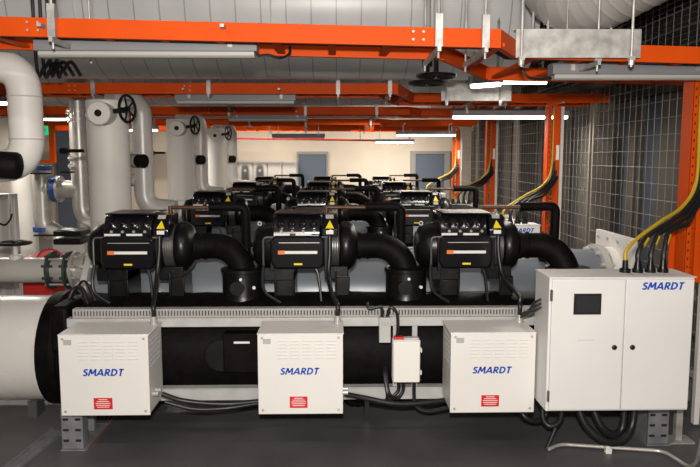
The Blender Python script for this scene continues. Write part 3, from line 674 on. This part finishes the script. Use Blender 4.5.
for py in (168, 229):
    z_ = P(42, py, Y).z; MB().cyl((xl, Y, z_-.025), (xl, Y, z_+.025), .115, n=24).build('blue_valve', 'bluef', r)
    MB().bb((xl-.06, Y-.14, z_-.065), (xl+.16, Y-.1, z_-.05)).build('valve_lever', 'black', r)
MB().bb(P(62, 171, Y-.1), P(74, 173, Y-.14)).build('valve_lever', 'black', r)
# pale pipe + switch panels at far left
Y = 8.3; a = P(24, 200, Y); o = MB().cyl((a.x, Y, 0), (a.x, Y, 1.66), .14, n=32).lathe([(0, .14), (.05, .1)], (a.x, Y, 1.66), (0, 0, 1), 32).build('standpipe', 'cladw'); tag(o, 'pale beige standpipe at the far left behind the handwheel', 'pipe')
for k, (p0, p1) in enumerate(((-12, 9), (10, 15))):
    a, c = P(p0, 194, 7.0), P(p1, 194, 7.0)
    r = thing('switch_panel', ((a.x+c.x)/2, 7.04, 0), ['grey upright electrical panel at the far left edge with cable', 'narrow grey electrical panel between the edge panel and standpipe'][k], 'electrical panel')
    MB().bb((a.x, 7.0, 0), (c.x-.01, 7.08, a.z)).build('body', 'pale', r, .006)
    b = MB(); n_ = 2 if k == 0 else 1
    for j in range(n_): b.bb((a.x+.02+(c.x-a.x)/n_*j, 6.99, .1), (a.x-.02+(c.x-a.x)/n_*(j+1), 7.0, a.z-.05))
    b.build('door', 'cladg', r, .003)
o = MB().tube(spl([P(-6, 220, 6.985), P(4, 225, 6.95), P(10, 220, 6.95), P(12, 214, 6.985)]), .01).build('looped_cable', 'cable'); tag(o, 'black cable looped in front of the grey panel at far left', 'cable')
# white partition at far left, orange frame, exit sign
struct(MB().bb((-5.2, 10.6, 0), (P(18, 100, 10.6).x, 10.75, ZC)).build('wall_partition', 'cream'), 'cream partition wall at far left')
r = thing('orange_tray_frame', P(48, 145, 12), 'orange cable tray dropping down beside the exit sign', 'cable ladder')
a, c = P(47, 163, 12), P(52.5, 110, 12)
MB().bb((c.x-.09, 12, a.z), (c.x, 12.08, c.z)).build('side_rail', 'orange', r, .004)
MB().bb((a.x-.7, 12, a.z), (c.x-.09, 12.08, a.z+.05)).build('side_rail', 'orange', r, .004)
q0, q1 = P(38, 135, 11.9), P(47.5, 126, 11.9)
r = thing('exit_sign', ((q0+q1)/2), 'small green exit sign hanging at the left', 'sign')
MB().bb((q0.x, 11.88, q0.z), (q1.x, 11.93, q1.z)).build('panel', 'exit', r, .003)
lettering('EXIT', (q1.x-q0.x)*.8, ((q0.x+q1.x)/2, 11.879, (q0.z+q1.z)/2), r, 'paper', 'lettering', shear=0)
MB().cyl(((q0.x+q1.x)/2, 11.9, q1.z), ((q0.x+q1.x)/2, 11.9, ZC), .008, n=8).build('hanger_rod', 'galv', r)

# ------------------------------------------------------------------ rear switchboard
x0, x1 = P(224, 200, YB-.6).x, P(297, 200, YB-.6).x; zt2 = P(250, 161, YB-.6).z; n = 5; wd = (x1-x0)/n
for k in range(n):
    a = x0+wd*k; hi = zt2 if k else zt2-.02
    r = thing('switchboard_cubicle', (a+wd/2, YB-.3, 0), ['pale cubicle at the left end of the rear switchboard', 'pale cubicle with a window, left of the pair', 'pale cubicle with a window, right of the pair', 'plain pale cubicle right of the windowed pair', 'plain pale cubicle at the right end, beside the blue door'][k], 'cabinet', 'switchboard against the rear wall')
    MB().bb((a+.004, YB-.6, 0.02), (a+wd-.004, YB-.02, hi)).build('body', 'pale', r, .006)
    d = MB().bb((a+.02, YB-.62, .12), (a+wd-.02, YB-.6, hi-.04)).build('door', 'pale', r, .004)
    if k in (1, 2):
        zz = hi-.34; poly = []
        for q in range(24):
            t = 2*PI*q/24; poly.append((a+wd/2+.1*math.copysign(abs(math.cos(t))**.5, math.cos(t)), zz+.27*math.copysign(abs(math.sin(t))**.6, math.sin(t))))
        w_ = MB().prism(poly, lambda p, c, kk: (p, YB-.645+.025*kk, c)).build('window_frame', 'dframe', d)
        b = MB().prism([(a+wd/2+(p-a-wd/2)*.75, zz+(c-zz)*.87) for p, c in poly], lambda p, c, kk: (p, YB-.65+.006*kk, c)); b.build('pane', 'pane', w_)
        each('meter', 'grey_lab', w_, [MB().cyl((a+wd/2, YB-.652, zz+zq), (a+wd/2, YB-.65, zz+zq), .035, n=14) for zq in (.12, -.12)])
    else: MB().bb((a+wd-.07, YB-.63, 1.0), (a+wd-.05, YB-.62, 1.12)).build('handle', 'bezel', d)

# ------------------------------------------------------------------ ducts overhead
r = thing('overhead_duct', (0, 6.0, 2.38), 'huge sheet-clad grey duct running across above the trays', 'duct')
MB().lathe([(0, .62), (9.0, .62)], (-7.4, 6.0, 3.02), (1, 0, 0), 64).build('duct_shell', 'duct', r)
each('joint_band', 'duct', r, [MB().torus((-6.5+k*1.5, 6.0, 3.02), (1, 0, 0), .622, .008, 48, 6) for k in range(6)])
dup(r, (0, 3.0, .0), 'second sheet-clad duct across the ceiling, behind the nearest one'); dup(r, (0, 6.0, .0), 'farthest sheet-clad duct across the ceiling')
# spiral duct top right
r = thing('spiral_duct', (2, 4.6, 3), 'spiral wound round duct passing overhead at upper right', 'duct')
A = P(566, -8, 4.7); A.z -= .03
pth = fillet([(A.x-.02, A.y+.05, ZC), A, (A.x+1.05, 3.3, A.z+.55)], .3, 60); dn = []
for i in range(len(pth)-1):
    a, c = Vector(pth[i]), Vector(pth[i+1]); n_ = max(1, int((c-a).length/.012))
    dn += [a+(c-a)*q/n_ for q in range(n_)]
nd = len(dn)-1
MB().tube(dn, .3, 56, rf=lambda t: .33+(.004 if int(t*nd) % 6 == 0 else 0)).build('duct_shell', 'cladg', r)

# ------------------------------------------------------------------ cable trays
def rail(b, pts, z0, z1, t=.012, lip=.025, side=1):
    for i in range(len(pts)-1):
        a = Vector((*pts[i], 0)); c = Vector((*pts[i+1], 0)); d = (c-a); L = d.length; d.normalize(); n = Vector((-d.y, d.x, 0))*side
        mid = (a+c)/2; ang = math.atan2(d.y, d.x); 
        b.box((mid.x, mid.y, (z0+z1)/2), (L+t*.6, t, z1-z0), 0, (0, 0, ang))
        for z in (z0+.003, z1-.003):
            q = mid+n*(lip/2); b.box((q.x, q.y, z), (L, lip, .006), 0, (0, 0, ang))
def ztop(y):
    for yc in (6.0, 9.0, 12.0):
        if abs(y-yc) < .64: return 3.02-math.sqrt(.64**2-(y-yc)**2)
    return ZC
def tray(name, front, back, z0, z1, label, rods, Yr, tilt=0):
    r = thing(name, (0, front[0][1], z0), label, 'cable tray', 'orange cable trays overhead')
    b = MB(); rail(b, front, z0, z1); b.build('side_rail', 'orange', r)
    b = MB(); rail(b, back, z0, z1, side=-1); b.build('side_rail', 'orange', r)
    def interp(pl, x):
        for i in range(len(pl)-1):
            if pl[i][0] <= x <= pl[i+1][0]:
                t = (x-pl[i][0])/(pl[i+1][0]-pl[i][0]); return pl[i][1]+t*(pl[i+1][1]-pl[i][1])
    x = max(front[0][0], back[0][0])+.1
    while x < min(front[-1][0], back[-1][0]):
        y0, y1 = interp(front, x), interp(back, x); MB().bb((x-.02, y0+.006, z0+.012), (x+.02, y1-.006, z0+.03)).build('rung', 'orange', r); x += .28
    for px in rods:
        x = P(px, 30, Yr).x; yf = interp(front, x) or front[-1][1]; yb = min(interp(back, x) or back[-1][1], yf+.45)
        b = MB().cyl((x, yf-.03, z0-.06), (x, yf-.03, ztop(yf-.03)), .006, n=8).cyl((x, yb+.03, z0-.06), (x, yb+.03, ztop(yb+.03)), .006, n=8)
        b.bb((x-.009, yf-.06, z0-.03), (x+.009, yb+.06, z0-.006)).bb((x-.018, yf-.045, z0-.006), (x+.018, yf-.022, z1+.06))
        b.build('trapeze_hanger', 'galv', r)
    for px in rods[:2]:
        x = P(px-25, 30, Yr).x
        each('bolt', 'steel', r, [MB().cyl((x+dx, front[0][1]-.014, z0+(z1-z0)*zz), (x+dx, front[0][1]-.006, z0+(z1-z0)*zz), .006, n=8) for dx in (0, .05) for zz in (.3, .72)])
    each('tray_cable', 'cable', r, [MB().tube([(px_, py_+.08+.06*k, z0+.045) for px_, py_ in front], .014, 8) for k in range(4)])
    if tilt:
        for ch in r.children:
            for v in ch.data.vertices: v.co.z += tilt*(v.co.x+r.location.x)
    return r
def X(px, Y): return P(px, 40, Y).x
# tray 1: jogs backwards at right
Z0, Z1 = 2.28, 2.37
f1 = [(-4.6, 3.40), (X(500, 3.42), 3.42), (X(517, 3.75), 3.75), (2.6, 3.80)]
b1 = [(-4.6, 3.86), (X(440, 3.88), 3.88), (X(486, 4.8), 4.8), (2.6, 4.8)]
tray('cable_tray', f1, b1, Z0, Z1, 'nearest bright orange cable tray crossing the whole picture', [58, 437, 483, 620], 3.45, -.02)
f2 = [(-5.6, 6.3), (X(398, 6.3), 6.3), (X(414, 7.2), 7.2), (X(612, 7.3), 7.3)]
b2 = [(-5.6, 6.7), (X(378, 6.7), 6.7), (X(398, 7.7), 7.7), (X(605, 7.8), 7.8)]
tray('cable_tray', f2, b2, 2.30, 2.395, 'second orange cable tray from the front, beneath the big duct', [92, 208, 338, 390, 532], 6.3)
for k, (Y, xr) in enumerate(((9.1, 470), (11.9, 440), (14.6, 420))):
    f = [(-6, Y), (X(xr-60, Y), Y), (X(xr-45, Y), Y+.3), (2.5, Y+.3)]; bk = [(-6, Y+.4), (X(xr-70, Y), Y+.4), (X(xr-58, Y), Y+.7), (2.5, Y+.7)]
    tray('cable_tray', f, bk, 2.285, 2.39, ['third', 'fourth', 'fifth and farthest'][k]+' orange cable tray from the front', [130+40*k, 228+20*k, 305, 377-6*k], Y)
# galvanised cover plates
for k, (p0, p1, pt, pb, Y, lab) in enumerate(((515, 641, 29.5, 58, 3.70, 'galvanised sheet cover plate fixed over the nearest orange tray'), (441, 511.5, 83, 101, 6.52, 'smaller galvanised cover plate on the second orange tray'))):
    a, c = P(p0, pb, Y), P(p1, pt, Y); Yq = Y
    r = thing('cover_plate', ((a.x+c.x)/2, Yq, a.z), lab, 'cover', 'galvanised tray covers')
    MB().bb((a.x, Yq-.012, a.z), (c.x, Yq, c.z)).bb((a.x, Yq, c.z-.01), (c.x, Yq+(.05 if k == 0 else .05), c.z)).build('plate', 'galv', r, .002)
    for px in (p0+5, p1-12):
        x = P(px, pb, Yq).x; MB().cyl((x, Yq-.03, a.z-.05), (x, Yq-.03, ZC), .008, n=8).build('hanger_rod', 'galv', r)
        MB().cyl((x, Yq-.03, a.z-.04), (x, Yq-.03, a.z-.015), .016, n=8).bb((x-.015, Yq-.045, a.z-.015), (x+.015, Yq-.012, a.z+.005)).build('rod_nut', 'steel', r)
for px in (556, 585, 598, 611):
    pass
# ------------------------------------------------------------------ battens
def batten(px0, px1, py, Y, on, label, w=.11, top=2.31, rot=0):
    a, c = P(px0, py, Y), P(px1, py, Y); z = a.z; L = c.x-a.x
    r = thing('batten_light', ((a.x+c.x)/2, Y, z), label, 'light fitting', 'fluorescent battens')
    MB().prism([(-w/2, .0), (-w/2, .055), (-w*.4, .065), (w*.4, .065), (w/2, .055), (w/2, .0)], lambda p, q, k: (a.x+L*k, Y+p, z+q)).build('housing', 'grey', r, .003)
    MB().prism([(-w*.4, 0), (w*.4, 0), (w*.38, -.02), (w*.25, -.03), (-w*.25, -.03), (-w*.38, -.02)], lambda p, q, k: (a.x+.015+(L-.03)*k, Y+p, z+q)).build('lamp_tube' if on else 'diffuser', 'tube' if on else 'diff', r, .004)
    for t in (.12, .88):
        x = a.x+L*t; MB().bb((x-.012, Y-w/2-.004, z+.02), (x+.012, Y+w/2+.004, z+.076)).bb((x-.008, Y-.008, z+.07), (x+.008, Y+.008, max(top, z+.09))).bb((x-.01, Y-(.3 if top < 2.5 else .03), max(top, z+.09)-.015), (x+.01, Y+(.3 if top < 2.5 else .03), max(top, z+.09))).build('bracket', 'galv', r)
    r.rotation_euler = (0, 0, rot)
    if on:
        ld = bpy.data.lights.new('tube_light', 'AREA'); ld.shape = 'RECTANGLE'; ld.size = L; ld.size_y = .06; ld.energy = on*1.5; ld.color = (1, .93, .82)
        lo = bpy.data.objects.new('tube_light', ld); C.objects.link(lo); lo.parent = r; lo.location = (0, 0, -.06)
    return r
batten(38, 258, 52, 3.64, 0, 'unlit grey batten fitting under the nearest tray at upper left')
batten(550, 712, 75, 4.05, 0, 'unlit grey batten fitting at upper right under the galvanised cover')
batten(176, 296, 101, 6.45, 0, 'unlit batten under the second orange tray, left of centre')
batten(228, 307, 119, 9.3, 0, 'unlit batten under the third orange tray')
batten(452, 568, 116, 7.5, 22, 'brightly lit batten under the galvanised cover plate, largest lit one')
batten(396, 456, 134.5, 12.2, 22, 'lit batten right of centre, behind the largest lit one')
batten(375, 414, 142, 15.1, 22, 'small lit batten farthest back, near the blue door')
batten(500, 548, 80.5, 6.0, 8, 'lit batten partly hidden beneath the nearest galvanised cover', .08, top=ZC)
batten(43, 70, 118.5, 10.2, 22, 'lit batten at the left in front of the exit sign', top=ZC)
batten(-40, 12, 102, 7.4, 22, 'lit batten cut off by the left edge of the picture', top=ZC)
batten(128, 158, 129.5, 11.0, 22, 'lit batten behind the nearest white vertical pipe', top=ZC)
batten(272, 325, 137, 13.6, 0, 'unlit batten farthest back left of centre', top=ZC)
batten(468, 503, 83.5, 5.5, 5, 'short lit batten set at an angle, left of the partly hidden lit batten', .07, ZC, -.75)
# cable tail on batten 1
o = MB().tube(spl([P(258, 56, 3.64), P(268, 55, 3.64), P(280, 58, 3.66), P(289, 54, 3.7), P(290, 46, 3.72)]), .007, 8).build('lamp_lead', 'cable'); tag(o, 'short black lead curling from the right end of the left unlit batten', 'cable')
o = MB().tube(spl([P(520, 67, 4.0), P(528, 77, 4.0), P(540, 79, 4.02), P(551, 78, 4.05)]), .008, 8).build('lamp_lead', 'cable'); tag(o, 'black lead reaching the left end of the right unlit batten', 'cable')
# overhead valves
for k, (px, py, lab) in enumerate(((436, 76, 'black horizontal handwheel valve hanging under the nearest tray, upper right one of two'), (427, 83, 'black horizontal handwheel valve hanging under the nearest tray, lower left one of two'))):
    Y = 4.9+.3*k; q = P(px, py, Y); r = thing('overhead_valve', q, lab, 'valve', 'overhead valves')
    wheel(r, q, (0, 0, 1), .13); MB().cyl(q, q+Vector((0, 0, .16)), .018, n=10).cyl(q+Vector((0, 0, .12)), q+Vector((0, 0, .2)), .04, n=12).build('valve_stem', 'black', r)
    MB().cyl(q+Vector((0, 0, .2)), (q.x, q.y, ZC), .022, n=12).build('drop_pipe', 'cladg', r)
r = thing('sprinkler_pipe', P(310, 139, 15.4), 'thin red pipe running across in front of the rear wall near the ceiling', 'pipe')
p0, p1 = P(215, 138, 15.4), P(412, 141, 15.4); MB().tube([p0, p1], .022, 10).build('pipe_run', 'red', r)
for px in (235, 300, 360):
    q = p0.lerp(p1, (px-215)/197); MB().cyl(q, (q.x, q.y, ZC), .008, n=8).build('hanger_rod', 'galv', r)
# drop rods
for k, px in enumerate((533, 548, 611)):
    q = P(px, 30, 4.7-.1*k); o = MB().cyl((q.x, q.y, 2.42), (q.x, q.y, ZC), .01, n=8).build('drop_rod', 'galv'); tag(o, 'thin galvanised drop rod by the spiral duct, %s of three' % ['leftmost', 'middle', 'rightmost'][k], 'rod', 'drop rods by the spiral duct')
# tangle of cables top left
for k in range(4):
    o = MB().tube(spl([Vector((P(36+7*k, 60, 5.2).x, 5.2, ZC)), P(36+7*k, 60, 5.2), P(44+6*k, 68+3*(k % 2), 5.1), P(50+7*k, 62, 5.15), P(60+7*k, 76, 5.2)]), .013, 8).build('loose_cable', 'cable')
    tag(o, 'black loose cable above the second tray at upper left, %s of four' % ['leftmost', 'second from left', 'third from left', 'rightmost'][k], 'cable', 'loose cables at upper left')

# ------------------------------------------------------------------ white flanged end plate behind the cabinet
Y = 5.36; a, c = P(583, 262, 5.0), P(617, 240, 5.0)
r = thing('flanged_pipe_end', (P(590, 260, Y).x, Y, .6), 'white pipe end with square bolted flange plate behind the front cabinet', 'pipe fitting')
xp = P(600, 250, Y).x
MB().cyl((2.15, Y, .80), (xp+.1, Y, .80), .21, n=36).torus((2.28, Y, .8), (1, 0, 0), .21, .008).build('pipe_run', 'white', r)
b = MB().bb((xp+.1, Y-.36, .5), (xp+.14, Y+.36, 1.12))
for yy in (-.3, -.1, .1, .3):
    for zz in (.55, 1.07): b.cyl((xp+.09, Y+yy, zz), (xp+.15, Y+yy, zz), .016, n=8, m=1)
b.build('flange_plate', ['white', 'steel'], r, .003)

# ------------------------------------------------------------------ lights
def area(loc, tgt, sx, sy, e, col):
    ld = bpy.data.lights.new('flash_and_fill', 'AREA'); ld.shape = 'RECTANGLE'; ld.size = sx; ld.size_y = sy; ld.energy = e; ld.color = col
    o = bpy.data.objects.new('flash_and_fill', ld); C.objects.link(o); o.location = loc
    o.rotation_euler = (Vector(tgt)-Vector(loc)).to_track_quat('-Z', 'Y').to_euler(); return o
area((-.02, -.05, 1.98), (0.1, 5, 1.5), .12, .08, 150, (1, .94, .87))  # camera flash just above the lens, not a lamp of the room
for (x, y) in ((-1.5, 8.6), (1.0, 11.2), (-4.2, 9.0), (-4.5, 13.5), (-1.5, 14.6), (1.2, 15.0)):
    area((x, y, 2.9), (x, y+.3, 0), 1.2, .15, 66, (1, .87, .72))  # added lights without fittings, brightening the rear rows and wall
area((-4.0, 6.2, 2.9), (-4.0, 7.2, 0), 1.2, .15, 110, (1, .90, .78))  # extra fill with no fitting, added to lift the left pipework
area((0, -2.6, 2.3), (0, 5, 1.6), 2.6, .8, 85, (1, .92, .82))  # invented soft fill behind the camera, evens front against distant trays
for x in (-1.6, 1.4): area((x, 1.2, 3.5), (x, 1.2, 0), 1.2, .15, 24, (1, .93, .84))  # unseen overhead pair added to brighten the foreground floor
wd = bpy.data.worlds.new('world'); bpy.context.scene.world = wd; wd.use_nodes = True
wd.node_tree.nodes['Background'].inputs[0].default_value = (.8, .82, .9, 1); wd.node_tree.nodes['Background'].inputs[1].default_value = .05
# ------------------------------------------------------------------ camera
cd = bpy.data.cameras.new('camera'); co = bpy.data.objects.new('camera', cd); C.objects.link(co)
cd.sensor_width = 36; cd.lens = F*36/700; cd.clip_end = 100
co.matrix_world = Matrix(((RT.x, UP.x, -FW.x, CAM.x), (RT.y, UP.y, -FW.y, CAM.y), (RT.z, UP.z, -FW.z, CAM.z), (0, 0, 0, 1)))
bpy.context.scene.camera = co
# ------------------------------------------------------------------ real-world scale
sm = Matrix.Scale(S, 4)
for me in bpy.data.meshes: me.transform(sm)
for o in bpy.data.objects:
    o.location = Vector(o.location)*S
for l in bpy.data.lights: l.size *= S; l.size_y *= S; l.energy *= S*S
sc = bpy.context.scene
sc.view_settings.view_transform = 'Standard'; sc.view_settings.look = 'None'; sc.view_settings.gamma = 1; sc.view_settings.exposure = 0
